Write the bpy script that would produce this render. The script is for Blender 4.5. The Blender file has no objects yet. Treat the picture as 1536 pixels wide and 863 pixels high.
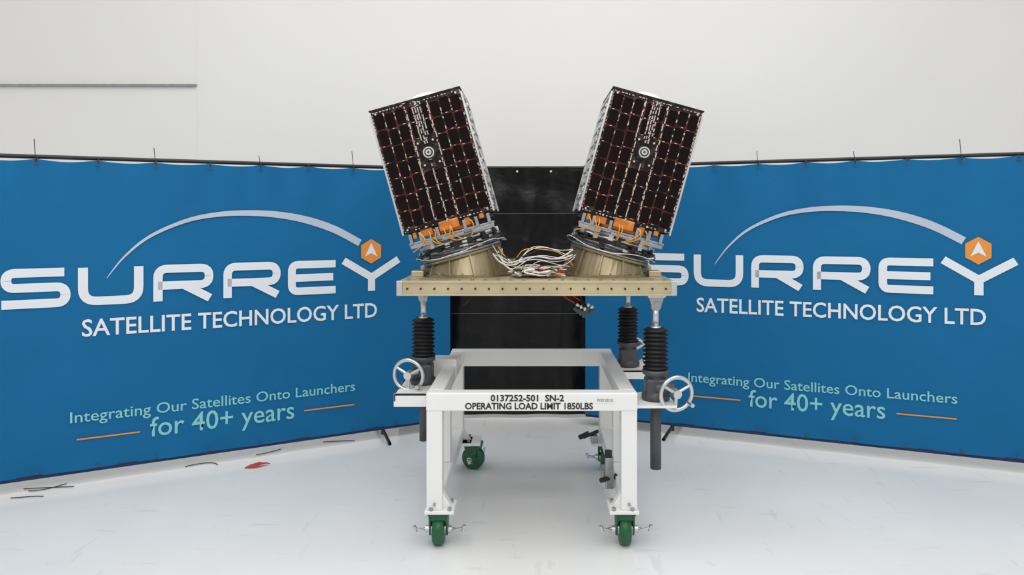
import bpy, bmesh, math, random
from mathutils import Vector, Matrix
random.seed(7)
S = bpy.context.scene
S.view_settings.view_transform = 'Standard'
S.view_settings.look = 'None'

# ------------------------------------------------------------ materials
def mat(name, col, rough=.5, metal=0., var=.08, nscale=8., bump=0., bscale=30., coat=0., col2=None, spec=.5, lo=.3, hi=.7):
    m = bpy.data.materials.new(name); m.use_nodes = True
    nt = m.node_tree; b = nt.nodes['Principled BSDF']
    b.inputs['Roughness'].default_value = rough
    b.inputs['Metallic'].default_value = metal
    b.inputs['Coat Weight'].default_value = coat
    b.inputs['Specular IOR Level'].default_value = spec
    tc = nt.nodes.new('ShaderNodeTexCoord')
    n = nt.nodes.new('ShaderNodeTexNoise'); n.inputs['Scale'].default_value = nscale
    n.inputs['Detail'].default_value = 4
    nt.links.new(tc.outputs['Object'], n.inputs['Vector'])
    r = nt.nodes.new('ShaderNodeValToRGB')
    r.color_ramp.elements[0].position = lo; r.color_ramp.elements[1].position = hi
    c2 = col2 if col2 else tuple(c*(1-var) for c in col)
    r.color_ramp.elements[0].color = (*c2, 1); r.color_ramp.elements[1].color = (*col, 1)
    nt.links.new(n.outputs['Fac'], r.inputs['Fac'])
    nt.links.new(r.outputs['Color'], b.inputs['Base Color'])
    if bump > 0:
        n2 = nt.nodes.new('ShaderNodeTexNoise'); n2.inputs['Scale'].default_value = bscale
        n2.inputs['Detail'].default_value = 5
        nt.links.new(tc.outputs['Object'], n2.inputs['Vector'])
        bp = nt.nodes.new('ShaderNodeBump'); bp.inputs['Strength'].default_value = bump
        bp.inputs['Distance'].default_value = .02
        nt.links.new(n2.outputs['Fac'], bp.inputs['Height'])
        nt.links.new(bp.outputs['Normal'], b.inputs['Normal'])
    return m
def add_scuffs(m, dark=(.50,.50,.49)):
    """faint specks, streaks and worn patches on the floor paint"""
    nt=m.node_tree; b=nt.nodes['Principled BSDF']
    src=b.inputs['Base Color'].links[0].from_socket
    tc=nt.nodes.new('ShaderNodeTexCoord')
    for scale,lo,hi,f,st in ((7.,.66,.74,.30,(1,1,1)),(3.2,.64,.70,.28,(1.,5.,1.)),(26.,.70,.78,.55,(1,1,1)),(2.6,.645,.70,.25,(6.,1.,1.))):
        mp=nt.nodes.new('ShaderNodeMapping'); mp.inputs['Scale'].default_value=st; mp.inputs['Rotation'].default_value=(0,0,scale)
        n=nt.nodes.new('ShaderNodeTexNoise'); n.inputs['Scale'].default_value=scale; n.inputs['Detail'].default_value=6
        r=nt.nodes.new('ShaderNodeMapRange'); r.inputs[1].default_value=lo; r.inputs[2].default_value=hi; r.inputs[3].default_value=0; r.inputs[4].default_value=f
        mx=nt.nodes.new('ShaderNodeMix'); mx.data_type='RGBA'; mx.inputs[7].default_value=(*dark,1)
        nt.links.new(tc.outputs['Object'],mp.inputs['Vector']); nt.links.new(mp.outputs['Vector'],n.inputs['Vector'])
        nt.links.new(n.outputs['Fac'],r.inputs[0]); nt.links.new(r.outputs[0],mx.inputs[0])
        nt.links.new(src,mx.inputs[6]); src=mx.outputs[2]
    nt.links.new(src,b.inputs['Base Color'])

M = {}
M['wall'] = mat('wall_fabric', (.86,.85,.82), .9, var=.035, nscale=.7, bump=.35, bscale=2.)
M['floor'] = mat('floor_epoxy', (.80,.805,.795), .2, var=.09, nscale=1.4, bump=.02, bscale=3.)
add_scuffs(M['floor'])
M['blue'] = mat('banner_blue_fabric', (.003,.130,.310), .75, var=.08, nscale=2., bump=.7, bscale=2.5, spec=.25)
M['navy'] = mat('banner_hem', (.004,.02,.08), .7)
M['black'] = mat('black_paint', (.012,.012,.013), .5)
M['rubber'] = mat('bellows_rubber', (.006,.006,.007), .5, spec=.3)
M['sheet'] = mat('black_sheet_plastic', (.004,.004,.005), .30, bump=.5, bscale=6., spec=.3)
M['print'] = mat('banner_print_white', (.72,.76,.80), .7, var=.03)
M['arc'] = mat('banner_print_grey', (.47,.53,.63), .7, var=.12, nscale=2)
M['teal'] = mat('banner_print_teal', (.22,.58,.60), .7, var=.03)
M['orange'] = mat('banner_print_orange', (.75,.27,.04), .7, var=.05)
M['white'] = mat('white_powder_coat', (.82,.82,.81), .35, var=.04, nscale=5)
M['stencil'] = mat('stencil_ink', (.02,.02,.02), .7, var=.3, nscale=60)
M['gold'] = mat('alodined_aluminium', (.60,.51,.32), .40, .6, var=.2, nscale=6)
M['gold2'] = mat('alodined_aluminium_dark', (.36,.30,.18), .36, .75, var=.4, nscale=5)
M['alu'] = mat('bare_aluminium', (.66,.66,.65), .32, .85, var=.12, nscale=10)
M['steel'] = mat('steel', (.42,.43,.45), .3, .9, var=.2, nscale=20)
M['grey'] = mat('grey_cast_iron', (.075,.08,.09), .45, .2, var=.2, nscale=20)
M['green'] = mat('green_caster', (.01,.12,.045), .4, .1, var=.3, nscale=25)
M['panel'] = mat('panel_substrate', (.10,.055,.04), .45, col2=(.005,.004,.004), nscale=45, lo=.5, hi=.72, spec=.2)
M['cell'] = mat('solar_cell', (.007,.003,.003), .12, var=.6, nscale=12, spec=.14)
M['red'] = mat('cell_edge_copper', (.24,.04,.025), .4, .1, col2=(.03,.008,.006), nscale=22, lo=.38, hi=.60, spec=.2)
M['cream'] = mat('cell_interconnect', (.72,.60,.52), .4, .2, var=.5, nscale=90)
M['kapton'] = mat('kapton_orange', (.75,.24,.03), .35, .3, var=.45, nscale=30)
M['mli'] = mat('silver_foil', (.70,.70,.71), .3, .75, col2=(.14,.14,.15), nscale=26, bump=.6, bscale=40, lo=.38, hi=.6)
M['cable'] = mat('white_cable', (.80,.79,.76), .45, var=.08)
M['cabler'] = mat('red_cable', (.6,.04,.02), .45)
M['cabley'] = mat('orange_cable', (.75,.35,.04), .45)
M['cableg'] = mat('green_cable', (.05,.35,.08), .45)

# ------------------------------------------------------------ helpers
COL = S.collection
def empty(name, loc=(0,0,0), rot=(0,0,0), parent=None):
    o = bpy.data.objects.new(name, None); COL.objects.link(o)
    o.location = loc; o.rotation_euler = rot; o.empty_display_size = .1; o.parent=parent
    return o
def finish(bm, name, parent, m, smooth=False, bevel=0., loc=(0,0,0), rot=(0,0,0)):
    me = bpy.data.meshes.new(name); bmesh.ops.recalc_face_normals(bm, faces=bm.faces)
    bm.to_mesh(me); bm.free()
    o = bpy.data.objects.new(name, me); COL.objects.link(o)
    me.materials.append(M[m] if isinstance(m, str) else m)
    if smooth:
        for p in me.polygons: p.use_smooth = True
    if bevel:
        b = o.modifiers.new('bevel', 'BEVEL'); b.width = bevel; b.segments = 2; b.limit_method = 'ANGLE'
    o.parent = parent; o.location = loc; o.rotation_euler = rot
    return o
def add_box(bm, c, s, R=None):
    mtx = Matrix.Translation(c) @ (R.to_4x4() if R else Matrix.Identity(4)) @ Matrix.Diagonal((*s, 1))
    bmesh.ops.create_cube(bm, size=1, matrix=mtx)
def boxes(name, parent, lst, m, bevel=0.):
    bm = bmesh.new()
    for it in lst: add_box(bm, *it)
    return finish(bm, name, parent, m, bevel=bevel)
def B(x0,x1,y0,y1,z0,z1):
    return (((x0+x1)/2,(y0+y1)/2,(z0+z1)/2),(abs(x1-x0),abs(y1-y0),abs(z1-z0)))
def prism(bm, pts, ya, yb):
    a=[bm.verts.new((x,ya,z)) for x,z in pts]; b=[bm.verts.new((x,yb,z)) for x,z in pts]
    bm.faces.new(a); bm.faces.new(b[::-1]); n=len(pts)
    for k in range(n): bm.faces.new((a[k],b[k],b[(k+1)%n],a[(k+1)%n]))
def add_cyl(bm, p1, p2, r1, r2=None, seg=24):
    if r2 is None: r2 = r1
    p1=Vector(p1); p2=Vector(p2); d=p2-p1
    q = d.to_track_quat('Z','Y').to_matrix().to_4x4()
    bmesh.ops.create_cone(bm, cap_ends=True, segments=seg, radius1=r1, radius2=r2, depth=d.length,
                          matrix=Matrix.Translation((p1+p2)/2) @ q)
def cyls(name, parent, lst, m, smooth=False, bevel=0.):
    bm = bmesh.new()
    for it in lst: add_cyl(bm, *it)
    o = finish(bm, name, parent, m, bevel=bevel)
    if smooth:
        for p in o.data.polygons: p.use_smooth = len(p.vertices)==4
    return o
def lathe(name, parent, prof, m, seg=40, loc=(0,0,0), rot=(0,0,0), smooth=True):
    bm = bmesh.new(); rings=[]
    for r,z in prof:
        rings.append([bm.verts.new((r*math.cos(2*math.pi*i/seg), r*math.sin(2*math.pi*i/seg), z)) for i in range(seg)])
    for a,b in zip(rings, rings[1:]):
        for i in range(seg):
            bm.faces.new((a[i],a[(i+1)%seg],b[(i+1)%seg],b[i]))
    for rr in (rings[0], rings[-1]):
        bm.faces.new(rr)
    o = finish(bm, name, parent, m, smooth=False, loc=loc, rot=rot)
    if smooth:
        for p in o.data.polygons: p.use_smooth = len(p.vertices)==4
    return o
def curves(name, parent, splines, r, m, smooth=True, cyclic=False):
    cu = bpy.data.curves.new(name,'CURVE'); cu.dimensions='3D'; cu.bevel_depth=r; cu.bevel_resolution=2
    for pts in splines:
        if smooth:
            sp = cu.splines.new('NURBS'); sp.points.add(len(pts)-1)
            for i,p in enumerate(pts): sp.points[i].co=(*p,1)
            sp.order_u=min(4,len(pts)); sp.use_endpoint_u=not cyclic; sp.use_cyclic_u=cyclic; sp.resolution_u=6
        else:
            sp = cu.splines.new('POLY'); sp.points.add(len(pts)-1)
            for i,p in enumerate(pts): sp.points[i].co=(*p,1)
            sp.use_cyclic_u=cyclic
    cu.materials.append(M[m])
    o = bpy.data.objects.new(name,cu); COL.objects.link(o); o.parent=parent
    return o
def text(name, parent, body, u0, u1, z, cap, y, m, bold=0.):
    """flat lettering in parent's local x-z plane, facing local -y"""
    cu = bpy.data.curves.new(name,'FONT'); cu.body=body; cu.size=1; cu.extrude=0.; cu.offset=bold
    cu.resolution_u=3
    o = bpy.data.objects.new(name,cu); COL.objects.link(o); cu.materials.append(M[m])
    bpy.context.view_layer.update()
    xs=[v[0] for v in o.bound_box]; w=max(xs)-min(xs); x0=min(xs)
    sx=(u1-u0)/w; sy=cap/0.70
    o.parent=parent; o.rotation_euler=(math.pi/2,0,0); o.scale=(sx,sy,1)
    o.location=(u0-x0*sx,y,z)
    return o

# ------------------------------------------------------------ room
floor = boxes('floor', None, [B(-9,9,-3,7.0,-.1,0)], 'floor')
wall = boxes('wall_back', None, [B(-9,9,6.8,7.0,0,5.5)], 'wall')
rail = boxes('trim_1', None, [B(-9,-3.09,6.77,6.8,2.705,2.725)], 'steel')
boxes('trim_2', None, [B(-3.10,-3.085,6.792,6.8,0,2.72)], 'wall')
boxes('trim_3', None, [B(-3.10,-3.092,6.795,6.8,2.72,5.5)], 'wall')

# ------------------------------------------------------------ banners
def round_path(pts, r):
    out=[Vector(pts[0])]
    for i in range(1,len(pts)-1):
        a,b,c=Vector(pts[i-1]),Vector(pts[i]),Vector(pts[i+1])
        d1=(a-b).normalized(); d2=(c-b).normalized()
        rr=min(r,(a-b).length*.5,(c-b).length*.5)
        p=b+d1*rr; q=b+d2*rr
        for k in range(7):
            t=k/6; out.append(p*(1-t)**2+b*2*t*(1-t)+q*t*t)
    out.append(Vector(pts[-1])); return out
def ribbon(bm, pts, w, y):
    pts=[Vector(p) for p in pts]; L=[];R=[]
    for i,p in enumerate(pts):
        ww = w[i] if isinstance(w,list) else w
        if i==0: t=pts[1]-p
        elif i==len(pts)-1: t=p-pts[i-1]
        else: t=(pts[i+1]-p).normalized()+(p-pts[i-1]).normalized()
        t.normalize(); n=Vector((-t.y,t.x))*ww/2
        L.append(bm.verts.new((p.x+n.x,y,p.y+n.y))); R.append(bm.verts.new((p.x-n.x,y,p.y-n.y)))
    for i in range(len(pts)-1):
        bm.faces.new((R[i],R[i+1],L[i+1],L[i]))
def surrey(parent, du, dz, y):
    t=.048; h=.217-t; bm=bmesh.new()
    def L(u0,u1,paths):
        x0=u0+t/2; w=u1-u0-t
        for pth,rad in paths:
            pp=[(x0+a*w+du, 1.0+t/2+b*h+dz) for a,b in pth]
            yy=y-random.uniform(0,.0006)
            ribbon(bm, round_path(pp,rad) if len(pp)>2 else [Vector(p) for p in pp], t, yy)
    L(-.015,.318,[([(.98,1),(.05,1),(.05,.52),(1,.52),(1,0),(-.02,0)],.045)])
    L(.353,.6765,[([(0,1.12),(0,0),(1,0),(1,1.12)],.07)])
    R=[([(0,-.12),(0,1),(1,1),(1,.42),(0,.42)],.05),([(.5,.42),(1.02,-.08)],0)]
    L(.7275,1.050,R); L(1.106,1.440,R)
    L(1.485,1.793,[([(1.06,1),(0,1),(0,0),(1.06,0)],.04),([(0,.5),(1.0,.5)],0)])
    L(1.823,2.223,[([(-.03,1.1),(.5,.42)],0),([(.5,.42),(1.03,1.1)],0),([(.5,.5),(.5,-.12)],0)])
    finish(bm,'lettering',parent,'print')
    bm=bmesh.new()
    key=[(.492,1.150),(.58,1.27),(.71,1.385),(.90,1.475),(1.07,1.512),(1.24,1.522),(1.42,1.512),(1.60,1.478),(1.78,1.415),(1.945,1.325)]
    pts=[];ws=[]
    n=len(key)
    for i in range(n-1):
        p0=Vector(key[max(i-1,0)]);p1=Vector(key[i]);p2=Vector(key[i+1]);p3=Vector(key[min(i+2,n-1)])
        for k in range(6):
            s=k/6
            pts.append(.5*((2*p1)+(-p0+p2)*s+(2*p0-5*p1+4*p2-p3)*s*s+(-p0+3*p1-3*p2+p3)*s**3))
    pts.append(Vector(key[-1]))
    for i in range(len(pts)): ws.append(.003+.044*min(1,(i/len(pts))*1.25)**.9)
    ribbon(bm,[(p.x+du,p.y+dz) for p in pts],ws,y)
    finish(bm,'swoosh',parent,'arc')
    bm=bmesh.new(); cx,cz,r=2.02+du,1.268+dz,.082
    bm.faces.new([bm.verts.new((cx+r*math.sin(k*math.pi/3)*.95,y-.0015,cz+r*math.cos(k*math.pi/3))) for k in range(6)])
    finish(bm,'hexagon_badge',parent,'orange')
    bm=bmesh.new()
    a=[(0,.055),(.042,-.035),(0,-.012),(-.042,-.035)]
    vs=[bm.verts.new((cx+p,y-.003,cz+q)) for p,q in a]
    bm.faces.new((vs[0],vs[1],vs[2])); bm.faces.new((vs[0],vs[2],vs[3]))
    finish(bm,'arrow',parent,'print')
    text('subtitle',parent,'SATELLITE TECHNOLOGY LTD',.372+du,2.06+du,.828+dz,.095,y,'print',.012)
    text('tagline',parent,'Integrating Our Satellites Onto Launchers',.3156+du,1.912+du,.35+dz,.062,y,'teal',.006)
    text('tagline_years',parent,'for 40+ years',.7106+du,1.523+du,.219+dz,.112,y,'teal',.006)
    boxes('rule',parent,[B(.347+du,.659+du,y-.001,y,.250+dz,.258+dz),B(1.585+du,1.907+du,y-.001,y,.255+dz,.263+dz)],'orange')

def banner(o, u0, u1, zt0, zt1, zb, du, dz, legs):
    nx=200; nz=50
    def top(u): 
        s=(u-u0)/(u1-u0); return zt0+(zt1-zt0)*s - .012*abs(math.sin((u-u0-.03)*math.pi/.29)) 
    bm=bmesh.new(); g=[]
    for i in range(nx+1):
        u=u0+(u1-u0)*i/nx; col=[]
        for j in range(nz+1):
            f=j/nz; z=zb+(top(u)-zb)*f
            e=max(0,(z-1.56)/.28); e2=max(0,(.16-z)/.12)
            y=.013*e*math.sin(u*21+math.sin(u*5)*2)+.010*e2*math.sin(u*13)
            y+=.0022*math.sin(u*4+z*3)
            col.append(bm.verts.new((u,y,z)))
        g.append(col)
    for i in range(nx):
        for j in range(nz): bm.faces.new((g[i][j],g[i+1][j],g[i+1][j+1],g[i][j+1]))
    finish(bm,'fabric',o,'blue',smooth=True)
    boxes('bottom_hem',o,[B(u0,u1,.006,.012,zb-.018,zb+.004)],'navy')
    n=int((u1-u0)/.29); gr=[]; ties=[]
    for k in range(n+1):
        u=u0+.03+k*.29
        if u>u1: break
        z=top(u)-.022
        gr.append(((u,-.018,z),(u,-.012,z),.009)); gr.append(((u,-.016,zb+.02),(u,-.011,zb+.02),.008))
        ties.append([(u,-.018,z),(u+.003,-.022,z+.025),(u+.002,.02,z+.035)])
        if k%2==0: ties.append([(u,-.018,z),(u-.006,-.02,z+.05),(u-.010,-.01,z+.08+.025*(k%3))])
    cyls('grommets',o,gr,'grey')
    curves('zip_ties',o,ties,.0022,'black')
    curves('top_pole',o,[[(u0-.02,.035,zt0+.016),(u1+.02,.035,zt1+.010)]],.012,'black',smooth=False)
    curves('bottom_pole',o,[[(u0-.02,.035,zb),(u1+.02,.035,zb)]],.012,'black',smooth=False)
    posts=[]
    for u in legs:
        posts.append([(u,.06,0.015),(u,.06,min(zt0,zt1))])
        posts.append([(u-.02,-.16,.012),(u,.06,.05),(u+.02,.30,.012)])
    curves('stand_posts',o,posts,.011,'black',smooth=False)
    surrey(o,du,dz,-.006)
angL=math.atan2(1.16,2.12); angR=math.atan2(-.78,1.935)
bl=empty('banner',(-2.84,3.93,0),(0,0,angL)); banner(bl,-.45,2.59,1.812,1.826,.08,0,0,(-.40,2.12))
br=empty('banner',(.935,5.04,0),(0,0,angR)); banner(br,-.585,2.45,1.842,1.858,.082,-.168,.03,(.03,2.4))

# ------------------------------------------------------------ black curtain
cu=empty('black_curtain',(0,5.45,0))
bm=bmesh.new(); g=[]
for i in range(91):
    x=-.98+1.9*i/90; col=[]
    for j in range(61):
        z=.03+1.83*j/60
        y=.010*math.sin(x*17+math.sin(z*3)*1.3)+.005*math.sin(z*19+x*4)
        if j==60: z+=.006*math.sin(x*30)
        col.append(bm.verts.new((x,y,z)))
    g.append(col)
for i in range(90):
    for j in range(60): bm.faces.new((g[i][j],g[i+1][j],g[i+1][j+1],g[i][j+1]))
finish(bm,'sheet',cu,'sheet',smooth=True)
boxes('fold_line',cu,[B(-.98,.92,-.024,-.02,1.52,1.524),B(-.98,.92,-.024,-.02,.78,.784)],'grey')
curves('hanging_pole',cu,[[(-1.0,.03,1.865),(.94,.03,1.865)]],.012,'black',smooth=False)
curves('stand_posts',cu,[[(x,.045,0.01),(x,.045,1.865)] for x in (-.95,.9)],.012,'black',smooth=False)
cyls('grommets',cu,[((x,-.022,1.835),(x,-.016,1.835),.008) for x in (-.6,-.35,-.1,.15,.4)],'alu')

# ------------------------------------------------------------ dolly
D=empty('equipment_dolly',(.005,0,0))
W=.475; p=.072; y0=3.3; y1=4.4
fr=[]
for sx in (-1,1):
    xo=sx*W; xi=sx*(W-p)
    fr+= [B(xo,xi,y0,y0+p,.175,.70),B(xo,xi,y1-p,y1,.175,.70)]
    fr+= [B(xo,xi,y0+p,y1-p,.632,.704)]
    fr+= [B(xo,xi,y0+p,y1-p,.175,.245)]
fr+=[B(-W,-W+.06,3.74,3.82,.245,.632),B(W-.06,W,3.74,3.80,.245,.632)]
fr+=[B(-W-.001,W+.001,y0-.004,y0+p-.004,.624,.706)]
fr+=[B(-W+.0,W,y1-p-.002,y1-.002,.616,.708)]
boxes('frame',D,fr,'white',bevel=.006)
pl=[]
for sx in (-1,1):
    for yy in (y0,y1-.12):
        a=sx*(W+.008); b=sx*(W-.125)
        pl.append(B(a,b,yy-.01,yy+.13,.160,.176))
boxes('foot_plates',D,pl,'white',bevel=.003)
bm=bmesh.new()
for sx in (-1,1):
    xi=sx*(W-p)
    for yy in (y0+.02,y0+.055,y1-.05):
        prism(bm,((xi,.176),(xi-sx*.045,.176),(xi,.25)),yy,yy+.006)
finish(bm,'gussets',D,'white')
bolts=[]
for sx in (-1,1):
    for yy in (y0+.0,y0+.10,y1-.10,y1-.0):
        for xx in (W-.022,W-.105):
            bolts.append(((sx*(xx),yy-.0,.174),(sx*(xx),yy,.190),.010,.010,6))
    bolts.append(((sx*(W-.037),y0-.010,.205),(sx*(W-.037),y0,.205),.007,.007,6))
cyls('bolts',D,bolts,'steel')
boxes('jack_platforms',D,[B(-.67,-W,3.56,4.0,.628,.640),B(-.67,-.66,3.56,4.0,.60,.64),B(-.67,-W,3.56,3.57,.575,.64),
     B(W,.66,3.33,3.60,.628,.640),B(W,.66,3.59,3.60,.59,.64),B(W,.66,4.10,4.36,.628,.640),B(W,.66,4.10,4.11,.59,.64)],'white',bevel=.002)
boxes('side_housing',D,[B(-.60,-.40,3.90,4.02,.64,.74)],'white',bevel=.004)
def caster(x,y,rz,name):
    c=empty(name,(x,y,0),(0,0,rz),D)
    lathe('wheel',c,[(.03,-.026),(.058,-.026),(.066,-.02),(.068,0),(.066,.02),(.058,.026),(.03,.026)],'green',rot=(0,math.pi/2,0),loc=(0,0,.068))
    cyls('hub',c,[((-.034,0,.068),(.034,0,.068),.028),((-.075,0,.068),(.075,0,.068),.007)],'steel')
    bm=bmesh.new()
    for xx in (-.043,.034):
        pr=[(-.020,.046),(.020,.046),(.045,.150),(-.045,.150)]
        a=[bm.verts.new((xx,q,z)) for q,z in pr]; b=[bm.verts.new((xx+.009,q,z)) for q,z in pr]
        bm.faces.new(a); bm.faces.new(b[::-1])
        for k in range(4): bm.faces.new((a[k],b[k],b[(k+1)%4],a[(k+1)%4]))
    add_box(bm,(0,0,.151),(.092,.09,.018))
    add_box(bm,(0,-.035,.135),(.070,.008,.03))
    finish(bm,'fork',c,'green',bevel=.003)
    cyls('brake_lever',c,[((-.105,-.02,.078),(-.07,-.01,.068),.006),((.07,-.01,.068),(.115,-.02,.082),.006),((-.102,-.02,.064),(-.11,-.02,.090),.008),((.112,-.02,.066),(.118,-.02,.094),.008),((-.06,0,.068),(-.04,0,.068),.016),((.04,0,.068),(.06,0,.068),.016)],'alu')
caster(-.425,3.36,0,'caster_1'); caster(.425,3.36,0,'caster_2')
caster(-.345,4.36,math.radians(70),'caster_3'); caster(.44,4.36,math.radians(-10),'caster_4')
boxes('swivel_mounts',D,[B(-.47,-.30,4.28,4.44,.160,.176)],'white')
boxes('tow_clamp',D,[B(.355,.395,3.52,3.56,.19,.34),B(.345,.40,3.60,3.70,.20,.25),B(.34,.38,4.2,4.26,.2,.24)],'steel',bevel=.004)
cyls('tow_clamp_handles',D,[((.33,3.5,.24),(.41,3.56,.24),.012),((.37,3.54,.34),(.37,3.54,.37),.018),((.30,4.25,.22),(.38,4.2,.27),.01),((.28,4.28,.21),(.33,4.26,.24),.014)],'black')
text('stencil_serial',D,'0137252-501  SN-2',-.185,.145,.670,.028,y0-.0055,'stencil',.03)
text('stencil_load_limit',D,'OPERATING LOAD LIMIT 1850LBS',-.30,.275,.634,.028,y0-.0055,'stencil',.03)
boxes('label_sticker',D,[B(.29,.37,y0-.006,y0-.0045,.66,.685)],'cable')
text('sticker_text',D,'PROOF 2023 OK',.295,.365,.668,.012,y0-.0065,'stencil')

# ------------------------------------------------------------ screw jacks (bolted to the dolly)
def jack(x,y,side,wy,name,wz=.70,tube=.32,wdx=.09,tr=.026):
    j=empty(name,(x-.005,y,0),parent=D); s=side
    lathe('gearbox_flange',j,[(.058,.64),(.066,.645),(.066,.665),(.050,.68),(.046,.72),(.05,.755),(.062,.762),(.062,.782)],'grey')
    boxes('gearbox_body',j,[B(-.05,.05,-.05,.05,.655,.745)],'grey',bevel=.012)
    cyls('gear_shaft_housing',j,[((0,-.03,.70),(s*wdx,wy+.05,.70),.026),((s*wdx*.5,wy*.5,.7),(s*wdx,wy,wz),.011)],'grey')
    prof=[]
    n=10
    for k in range(n):
        z=.782+(.975-.782)*k/n; dz=(.975-.782)/n
        prof+=[(.044,z),(.060-.003*(k%2),z+dz*.40),(.060-.003*(k%2),z+dz*.55),(.044,z+dz*.98)]
    prof.append((.038,.978))
    lathe('bellows',j,prof,'rubber')
    cyls('screw_rod',j,[((0,0,.97),(0,0,1.09),.015),((0,0,.972),(0,0,.985),.024)],'alu',smooth=True)
    boxes('clevis',j,[B(-.042,.042,-.035,.035,1.122,1.134)],'alu',bevel=.002)
    bm=bmesh.new()
    for yy in (-.022,.012):
        prism(bm,[(-.036,1.124),(.036,1.124),(.020,1.075),(0,1.062),(-.020,1.075)],yy,yy+.01)
    finish(bm,'clevis_ears',j,'steel')
    cyls('clevis_pin',j,[((0,-.035,1.09),(0,.035,1.09),.010),((0,-.012,1.08),(0,.012,1.08),.024)],'steel')
    cyls('screw_cover_tube',j,[((0,0,tube),(0,0,.65),tr)],'grey',smooth=True)
    h=empty('handwheel',(s*wdx,wy,wz),(math.radians(4),0,math.radians(14*s)),j)
    R=.076; cyc=[(R*math.cos(a*math.pi/24),0,R*math.sin(a*math.pi/24)) for a in range(48)]
    curves('rim',h,[cyc],.0095,'alu',smooth=False,cyclic=True)
    a0=.5
    cyls('spokes',h,[((0,.004,0),(R*math.cos(a0+k*2*math.pi/3),0,R*math.sin(a0+k*2*math.pi/3)),.009,.007,10) for k in range(3)],'alu')
    cyls('hub',h,[((0,-.016,0),(0,.03,0),.020),((0,.02,0),(-s*.02,.06,0),.012),((R*.8,0,-R*.6),(R*.8,-.045,-R*.6),.009)],'alu')
    return j
jack(.588,3.45,1,-.10,'screw_jack_1',wz=.69,tube=.315,wdx=.078)
jack(-.553,3.78,-1,-.13,'screw_jack_2',wz=.71,tube=.345,wdx=.055,tr=.02)
jack(.56,4.22,1,.14,'screw_jack_3',wz=.70,tube=.345,wdx=.05)

# ------------------------------------------------------------ mounting plate
CX=.028
P=empty('mounting_plate',(CX,3.84,1.135))
hw=.645; hy=.44
boxes('plate',P,[B(-hw,hw,-hy,hy,.0,.065)],'gold',bevel=.003)
boxes('edge_lip',P,[B(-hw-.004,hw+.004,-hy-.006,-hy,.056,.067),B(-hw-.004,hw+.004,-hy-.006,-hy,-.002,.006)],'gold',bevel=.001)
boxes('end_caps',P,[B(-hw-.004,-hw+.022,-hy-.008,-hy,.0,.065),B(hw-.022,hw+.004,-hy-.008,-hy,.0,.065)],'alu',bevel=.001)
cyls('edge_holes',P,[((-.6+k*.0631,-hy-.0075,.030),(-.6+k*.0631,-hy-.001,.030),.005,.005,10) for k in range(20)],'black')
cyls('plate_bolts',P,[((sx*(.60-.06*k),yy,.064),(sx*(.60-.06*k),yy,.076),.009,.009,6) for k in range(10) for sx in (-1,1) for yy in (-.41,)],'steel')
boxes('lifting_blocks',P,[B(-.62,-.56,-.2,-.12,.065,.095),B(.56,.62,-.2,-.12,.065,.095),B(-.62,-.57,.1,.2,.065,.10),B(.57,.62,.1,.2,.065,.10)],'gold',bevel=.004)

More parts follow.
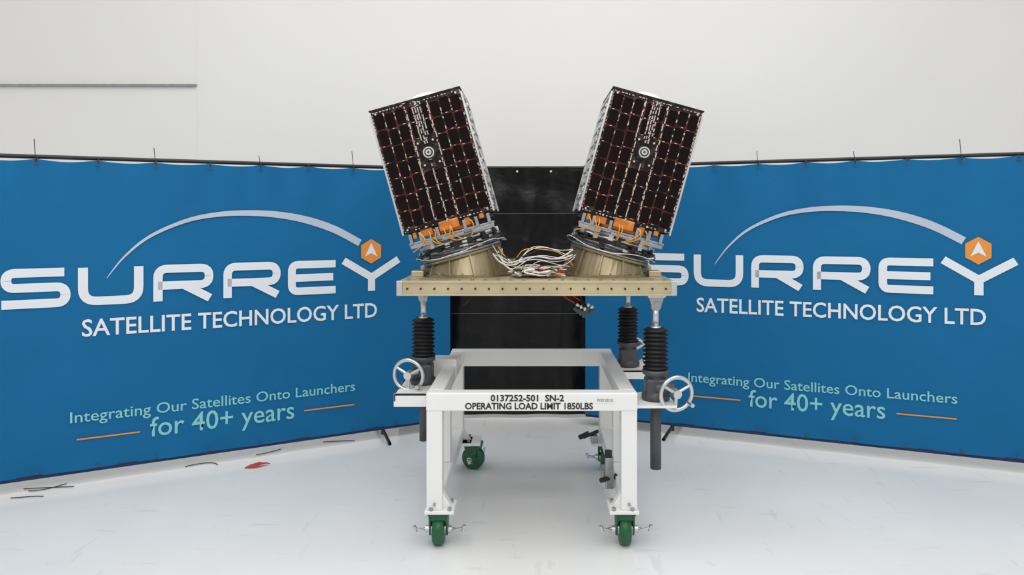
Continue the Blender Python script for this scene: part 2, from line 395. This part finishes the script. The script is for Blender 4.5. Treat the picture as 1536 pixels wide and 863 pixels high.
# ------------------------------------------------------------ wedge adapters + satellites
TH=math.radians(15.5); YB=3.80; RT=.166
def sat(side):
    th=side*TH
    bx=CX+side*.425; bz=1.468
    ax=Vector((math.sin(th),0,math.cos(th)))
    w=empty('wedge_adapter' ,(side*.36,YB-3.84,.065),parent=P)
    base=Vector((bx,YB,bz))
    tc=base-ax*RT-Vector((CX+side*.36,YB,1.2))
    ux=Vector((math.cos(th),0,-math.sin(th))); seg=48
    bm=bmesh.new()
    def ring(kind,r,off=0):
        vs=[]
        for k in range(seg):
            a=2*math.pi*k/seg
            if kind=='b': v=Vector((r*math.cos(a),r*math.sin(a),off))
            else: v=tc+ax*off+ux*(r*math.cos(a))+Vector((0,1,0))*(r*math.sin(a))
            vs.append(bm.verts.new(v))
        return vs
    rows=[ring('b',.240,.0),ring('b',.240,.012),ring('b',.215,.013),ring('t',.190,-.012),ring('t',.207,-.011),ring('t',.207,0),ring('t',.12,0)]
    for a,b in zip(rows,rows[1:]):
        for k in range(seg): bm.faces.new((a[k],a[(k+1)%seg],b[(k+1)%seg],b[k]))
    bm.faces.new(rows[0][::-1]); bm.faces.new(rows[-1])
    finish(bm,'wedge_ring',w,'gold2')
    rb=[]
    for k in range(24):
        a=2*math.pi*k/24
        rb.append(((.229*math.cos(a),.229*math.sin(a),.010),(.229*math.cos(a),.229*math.sin(a),.022),.006,.006,6))
    cyls('base_bolts',w,rb,'steel')
    bm=bmesh.new()
    for k in range(12):
        a=2*math.pi*(k+.5)/12
        b0=Vector((.212*math.cos(a),.212*math.sin(a),.012)); b1=Vector((.236*math.cos(a),.236*math.sin(a),.012))
        t0=tc-ax*.012+ux*(.188*math.cos(a))+Vector((0,1,0))*(.188*math.sin(a))
        t1=tc-ax*.012+ux*(.204*math.cos(a))+Vector((0,1,0))*(.204*math.sin(a))
        n=Vector((-math.sin(a),math.cos(a),0))*.004
        q=[bm.verts.new(v+n) for v in (b0,b1,t1,t0)]; q2=[bm.verts.new(v-n) for v in (b0,b1,t1,t0)]
        bm.faces.new(q); bm.faces.new(q2[::-1])
        for i in range(4): bm.faces.new((q[i],q2[i],q2[(i+1)%4],q[(i+1)%4]))
    finish(bm,'wedge_ribs',w,'gold2')
    # ---- satellite
    s=empty('satellite',(bx,YB,bz),(0,th,0))
    Wd=.225; H=.62; Dp=.25
    boxes('body',s,[B(-Wd+.012,Wd-.012,-Dp+.006,Dp-.006,0,H)],'panel')
    boxes('side_skins',s,[B(-Wd,-Wd+.010,-Dp,Dp,.01,H-.01),B(Wd-.010,Wd,-Dp,Dp,.01,H-.01)],'mli',bevel=.002)
    boxes('edge_rails',s,[B(-Wd-.007,-Wd+.002,-Dp-.004,-Dp+.02,-.0,H-.02),B(Wd-.002,Wd+.007,-Dp-.004,-Dp+.02,-.0,H-.02),
        B(-Wd-.007,-Wd+.003,Dp-.02,Dp,.0,H),B(Wd-.003,Wd+.007,Dp-.02,Dp,.0,H)],'alu',bevel=.001)
    sd=[]
    for k in range(16):
        z=.03+k*.036
        for sx in (-1,1):
            sd.append(B(sx*(Wd),sx*(Wd+.010),-.24+.04*(k%3),-.12+.05*(k%2),z,z+.022))
            if k%2: sd.append(B(sx*(Wd),sx*(Wd+.007),.02,.20,z,z+.03))
    boxes('side_fittings',s,sd,'mli',bevel=.002)
    boxes('top_panel',s,[B(-Wd-.004,Wd+.004,-Dp-.004,Dp,H,H+.006)],'panel')
    lathe('antenna_dome',s,[(.10,0),(.098,.010),(.08,.030),(.05,.043),(.015,.050)],'white',loc=(side*-.03,-.06,H+.006))
    yf=-Dp-.002
    boxes('front_panel',s,[B(-Wd+.003,Wd-.003,yf,yf+.008,.004,H)],'panel')
    gaps=[.006,.006,.013,.007,.013,.006,.006]; cols=8
    wc=(2*Wd-.026-sum(gaps))/cols
    xs=[];x=-Wd+.013
    for i in range(cols):
        xs.append(x+wc/2); x+=wc+(gaps[i] if i<7 else 0)
    rows_=7; gz=(H-.05)/rows_
    cb=bmesh.new(); reds=bmesh.new(); cr=[]
    coff=[.004,-.003,.005,0,.002,-.004,.004,-.002]
    for i in range(cols):
        for j in range(rows_):
            cx=xs[i]; cz=.026+gz*(j+.5)+coff[i]
            if i in (3,4) and abs(cz-.355)<.06: continue
            w2=wc; h2=gz-.006
            if i in (3,4) and j>=5: 
                w2=wc*.55; cx+=(.2 if i==4 else -.2)*wc
            e=.0020; ch=.006
            def oc(ww,hh,c):
                a=ww/2;b=hh/2
                return [(cx-a+c,cz-b),(cx+a-c,cz-b),(cx+a,cz-b+c),(cx+a,cz+b-c),(cx+a-c,cz+b),(cx-a+c,cz+b),(cx-a,cz+b-c),(cx-a,cz-b+c)]
            prism(reds,oc(w2+2*e,h2+2*e,ch),yf-.002,yf)
            prism(cb,oc(w2,h2,ch),yf-.0045,yf)
            for q in range(random.choice((1,2,2,3))):
                zz=cz-h2/2+h2*random.random()*.9
                cr.append(B(cx+w2/2+.0005,cx+w2/2+random.uniform(.003,.006),yf-.006,yf,zz,zz+random.uniform(.006,.018)))
            if random.random()<.8:
                xx=cx-w2/2+w2*random.random()*.6
                cr.append(B(xx,xx+random.uniform(.006,.014),yf-.006,yf,cz-h2/2-.004,cz-h2/2-.0008))
    g1=(xs[2]+xs[3])/2; g2=(xs[4]+xs[5])/2
    for (xa,za,zb_) in ((g1,.03,.60),(g2,.03,.60),(-.006,.40,.60),(.006,.40,.58),(.018,.44,.60),(-.02,.42,.60),(0,.03,.30)):
        z=za
        while z<zb_:
            l=random.uniform(.010,.035)
            xo=random.uniform(-.003,.003)
            cr.append(B(xa-.0025+xo,xa+.002+xo,yf-.007,yf,z,min(z+l,zb_)))
            if random.random()<.35: cr.append(B(xa-.006,xa+.007,yf-.007,yf,z+l-.003,z+l))
            z+=l+random.uniform(.001,.012)
    for k in range(26):
        x=-Wd+.01+k*(2*Wd-.02)/25
        if random.random()<.75: cr.append(B(x,x+random.uniform(.004,.013),yf-.005,yf,H-.014,H-.010))
        if random.random()<.6: cr.append(B(x,x+random.uniform(.004,.010),yf-.005,yf,.010,.014))
    for k in range(34):
        z=.02+k*.0173
        for sx in (-1,1):
            if random.random()<.7: cr.append(B(sx*(Wd-.008),sx*(Wd-.005),yf-.005,yf,z,z+random.uniform(.005,.013)))
    finish(reds,'cell_edges',s,'red'); finish(cb,'solar_cells',s,'cell'); boxes('cell_interconnects',s,cr,'cream')
    cz=.355
    cyls('port_plate',s,[((0,yf-.006,cz),(0,yf,cz),.040,.040,6)],'panel')
    cyls('port_ring',s,[((0,yf-.016,cz),(0,yf,cz),.027)],'alu')
    cyls('port_groove',s,[((0,yf-.017,cz),(0,yf,cz),.021)],'black')
    cyls('port_boss',s,[((0,yf-.020,cz),(0,yf,cz),.014)],'alu')
    cyls('port_bore',s,[((0,yf-.021,cz),(0,yf,cz),.006)],'black')
    cyls('panel_screws',s,[((x,yf-.007,z),(x,yf,z),.005,.005,12) for x,z in ((-.2,.6),(.2,.6),(-.2,.02),(.2,.02),(0,.6),(-.035,.30),(.035,.41),(0,.02),(-.11,.012),(.11,.012),(.04,.30),(-.04,.41))],'alu')
    boxes('base_frame',s,[B(-.20,.20,-.235,.22,-.022,0)],'black')
    boxes('orange_foil_boxes',s,[B(-.145,-.085,-.245,-.20,-.032,.006),B(-.05,.05,-.256,-.20,-.03,.018),B(.075,.105,-.25,-.20,-.034,.02),B(-.185,-.165,-.25,-.2,-.03,.0),B(.15,.175,-.25,-.20,-.02,.018),B(-.1,.1,-.22,.2,-.045,-.02)],'kapton',bevel=.005)
    br_=[]
    for x in (-.205,-.155,-.07,.065,.125,.185):
        br_.append(B(x,x+.016,-.252,-.215,-.05,-.004))
    br_+= [B(-.215,.215,-.24,-.225,-.056,-.046),B(-.21,-.10,-.245,-.2,-.075,-.058),B(.10,.21,-.245,-.2,-.075,-.058),B(-.05,.06,-.245,-.2,-.07,-.058)]
    boxes('base_brackets',s,br_,'steel',bevel=.002)
    lathe('separation_ring_upper',s,[(.16,-.05),(.198,-.05),(.198,-.062),(.182,-.066),(.182,-.08),(.206,-.084),(.206,-.100),(.16,-.100)],'alu')
    lathe('separation_ring_lower',s,[(.15,-.098),(.188,-.098),(.188,-.116),(.210,-.118),(.210,-.130),(.188,-.132),(.188,-.150),(.204,-.152),(.204,-.165),(.15,-.165)],'steel')
    cl=[];ck=[]
    for k in range(32):
        a=2*math.pi*k/32+random.uniform(-.05,.05)
        R=Matrix.Rotation(a,3,'Z')
        c=R@Vector((.205,0,-.098+random.uniform(-.035,.022)))
        (cl if k%2 else ck).append((tuple(c),(.022,.026,random.uniform(.018,.04)),R))
    boxes('ring_clamps',s,cl,'alu',bevel=.002); boxes('ring_connectors',s,ck,'black',bevel=.002)
    sp=[]
    for q in range(5):
        r=.214+.006*q; pts=[]
        zz=-.108-.009*q
        for k in range(26):
            a=2*math.pi*k/26
            pts.append((r*math.cos(a),r*math.sin(a),zz+.012*math.sin(a*3+q)+random.uniform(-.006,.006)))
        sp.append(pts)
    curves('ring_harness',s,sp[:4],.0032,'black',cyclic=True)
    curves('ring_harness_silver',s,sp[4:],.0020,'cable',cyclic=True)
    ow=[]
    for q in range(8):
        x=random.uniform(-.18,.18); ow.append([(x,-.25,-.01),(x+.02,-.268,-.03),(x+.05*random.uniform(-1,1),-.262,-.06),(x+.06*random.uniform(-1,1),-.225,-.09)])
    curves('orange_wires',s,ow,.003,'cabley')
    return s
sat(-1); sat(1)

# ------------------------------------------------------------ cable harness
H=empty('cable_harness',(CX,3.75,1.2))
def rc():
    pts=[[random.uniform(-.13,-.06),random.uniform(-.16,.0),random.uniform(.01,.04)]]
    for k in range(random.randint(5,9)):
        pts.append([random.uniform(-.15,.15),random.uniform(-.24,.05),random.uniform(.008,.055)])
    return pts
arch=[]
for k in range(12):
    zt=random.uniform(.02,.15); r=lambda a: random.uniform(-a,a)
    arch.append([(-.20+r(.03),-.10,.12+r(.04)),(-.16+r(.03),-.13,.07+r(.04)),(-.12+r(.04),-.16+r(.03),.05+r(.04)),(-.04+r(.05),-.14+r(.05),zt+.01+r(.04)),(.05+r(.04),-.12+r(.05),zt+.03+r(.03)),(.12+r(.02),-.12+r(.03),zt+.01),(.18+r(.02),-.09,.09+r(.05))])
curves('white_cables',H,[rc() for _ in range(8)]+arch[:2],.0036,'cable')
curves('thin_white_cables',H,[rc() for _ in range(16)]+arch[2:8],.0019,'cable')
curves('orange_cables',H,[rc() for _ in range(6)]+arch[10:11],.0022,'cabley')
curves('red_cables',H,[rc() for _ in range(7)],.0024,'cabler')
curves('green_cables',H,[rc() for _ in range(3)],.0022,'cableg')
curves('black_cables',H,[rc() for _ in range(7)]+arch[11:],.0026,'black')
boxes('connectors',H,[((random.uniform(-.1,.1),random.uniform(-.2,-.1),.018),(.03,.018,.018),Matrix.Rotation(random.random()*3,3,'Z')) for _ in range(9)],'alu',bevel=.003)
curves('hanging_leads',H,[[(.13+.02*k,-.0,-.066),(.15+.02*k,-.08,-.09-.01*k),(.19+.012*k,-.10,-.13),(.20+.015*k,-.10,-.15-.008*(k%3))] for k in range(5)]+[[(-.3,-.1,-.066),(-.34,-.12,-.12),(-.36,-.12,-.14)]],.004,'black')
curves('hanging_leads_red',H,[[(.10,-.0,-.066),(.13,-.08,-.10),(.19,-.10,-.13)],[(.10,-.0,-.066),(.16,-.08,-.08),(.22,-.10,-.12)]],.003,'cabler')
boxes('hanging_connectors',H,[((.20+.018*k,-.10,-.165-.01*(k%3)),(.018,.018,.034),Matrix.Rotation(.4*(k-2),3,'Y')) for k in range(5)],'grey',bevel=.003)
boxes('hanging_connector_backshells',H,[((.205+.018*k,-.103,-.14-.01*(k%3)),(.014,.014,.018),Matrix.Rotation(.4*(k-2),3,'Y')) for k in range(5)],'alu',bevel=.003)

# ------------------------------------------------------------ floor clutter
F=empty('floor_cable',(0,0,0))
fc=[]
for (bx,by,n) in ((-2.80,3.90,4),(-2.78,3.97,4),(-2.72,4.02,3),(-2.1,4.40,4),(-1.75,4.62,3),(-1.35,4.86,3)):
    pts=[(bx+.07*k+random.uniform(-.04,.04),by+random.uniform(-.05,.06)+.02*k,.004) for k in range(n)]
    fc.append(pts)
curves('lead',F,fc,.0025,'black')
bm=bmesh.new()
o1=[(0,0,.001),(.07,.0,.012),(.11,.04,.020),(.125,.07,.004),(.065,.050,.018),(.01,.05,.001)]
a=[bm.verts.new(v) for v in o1]; b=[bm.verts.new((x,y,z+.006)) for x,y,z in o1]
bm.faces.new(a[::-1]); bm.faces.new(b)
for k in range(6): bm.faces.new((a[k],a[(k+1)%6],b[(k+1)%6],b[k]))
finish(bm,'red_tag',None,'cabler',loc=(-1.70,4.36,0))

# ------------------------------------------------------------ lights
w=bpy.data.worlds.new('world'); S.world=w; w.use_nodes=True
w.node_tree.nodes['Background'].inputs['Color'].default_value=(1,.995,.985,1)
w.node_tree.nodes['Background'].inputs['Strength'].default_value=.66
def area(name,loc,size,power,rot,col=(1,1,1)):
    l=bpy.data.lights.new(name,'AREA'); l.shape='RECTANGLE'; l.size=size[0]; l.size_y=size[1]; l.energy=power; l.color=col
    o=bpy.data.objects.new(name,l); COL.objects.link(o); o.location=loc; o.rotation_euler=rot
area('ceiling_light',(-1.8,2.5,5.2),(2.5,5),95,(0,0,0)); area('ceiling_light',(1.8,2.5,5.2),(2.5,5),95,(0,0,0))
area('ceiling_light',(0,-1.2,4.2),(4,2),80,(math.radians(42),0,0))

# ------------------------------------------------------------ camera
c=bpy.data.cameras.new('camera'); co=bpy.data.objects.new('camera',c); COL.objects.link(co)
co.location=(0,0,1.5); co.rotation_euler=(math.pi/2,0,0)
c.sensor_width=36; c.lens=1100/1536*36; c.shift_x=-28/1536; c.shift_y=-106.5/1536
S.camera=co
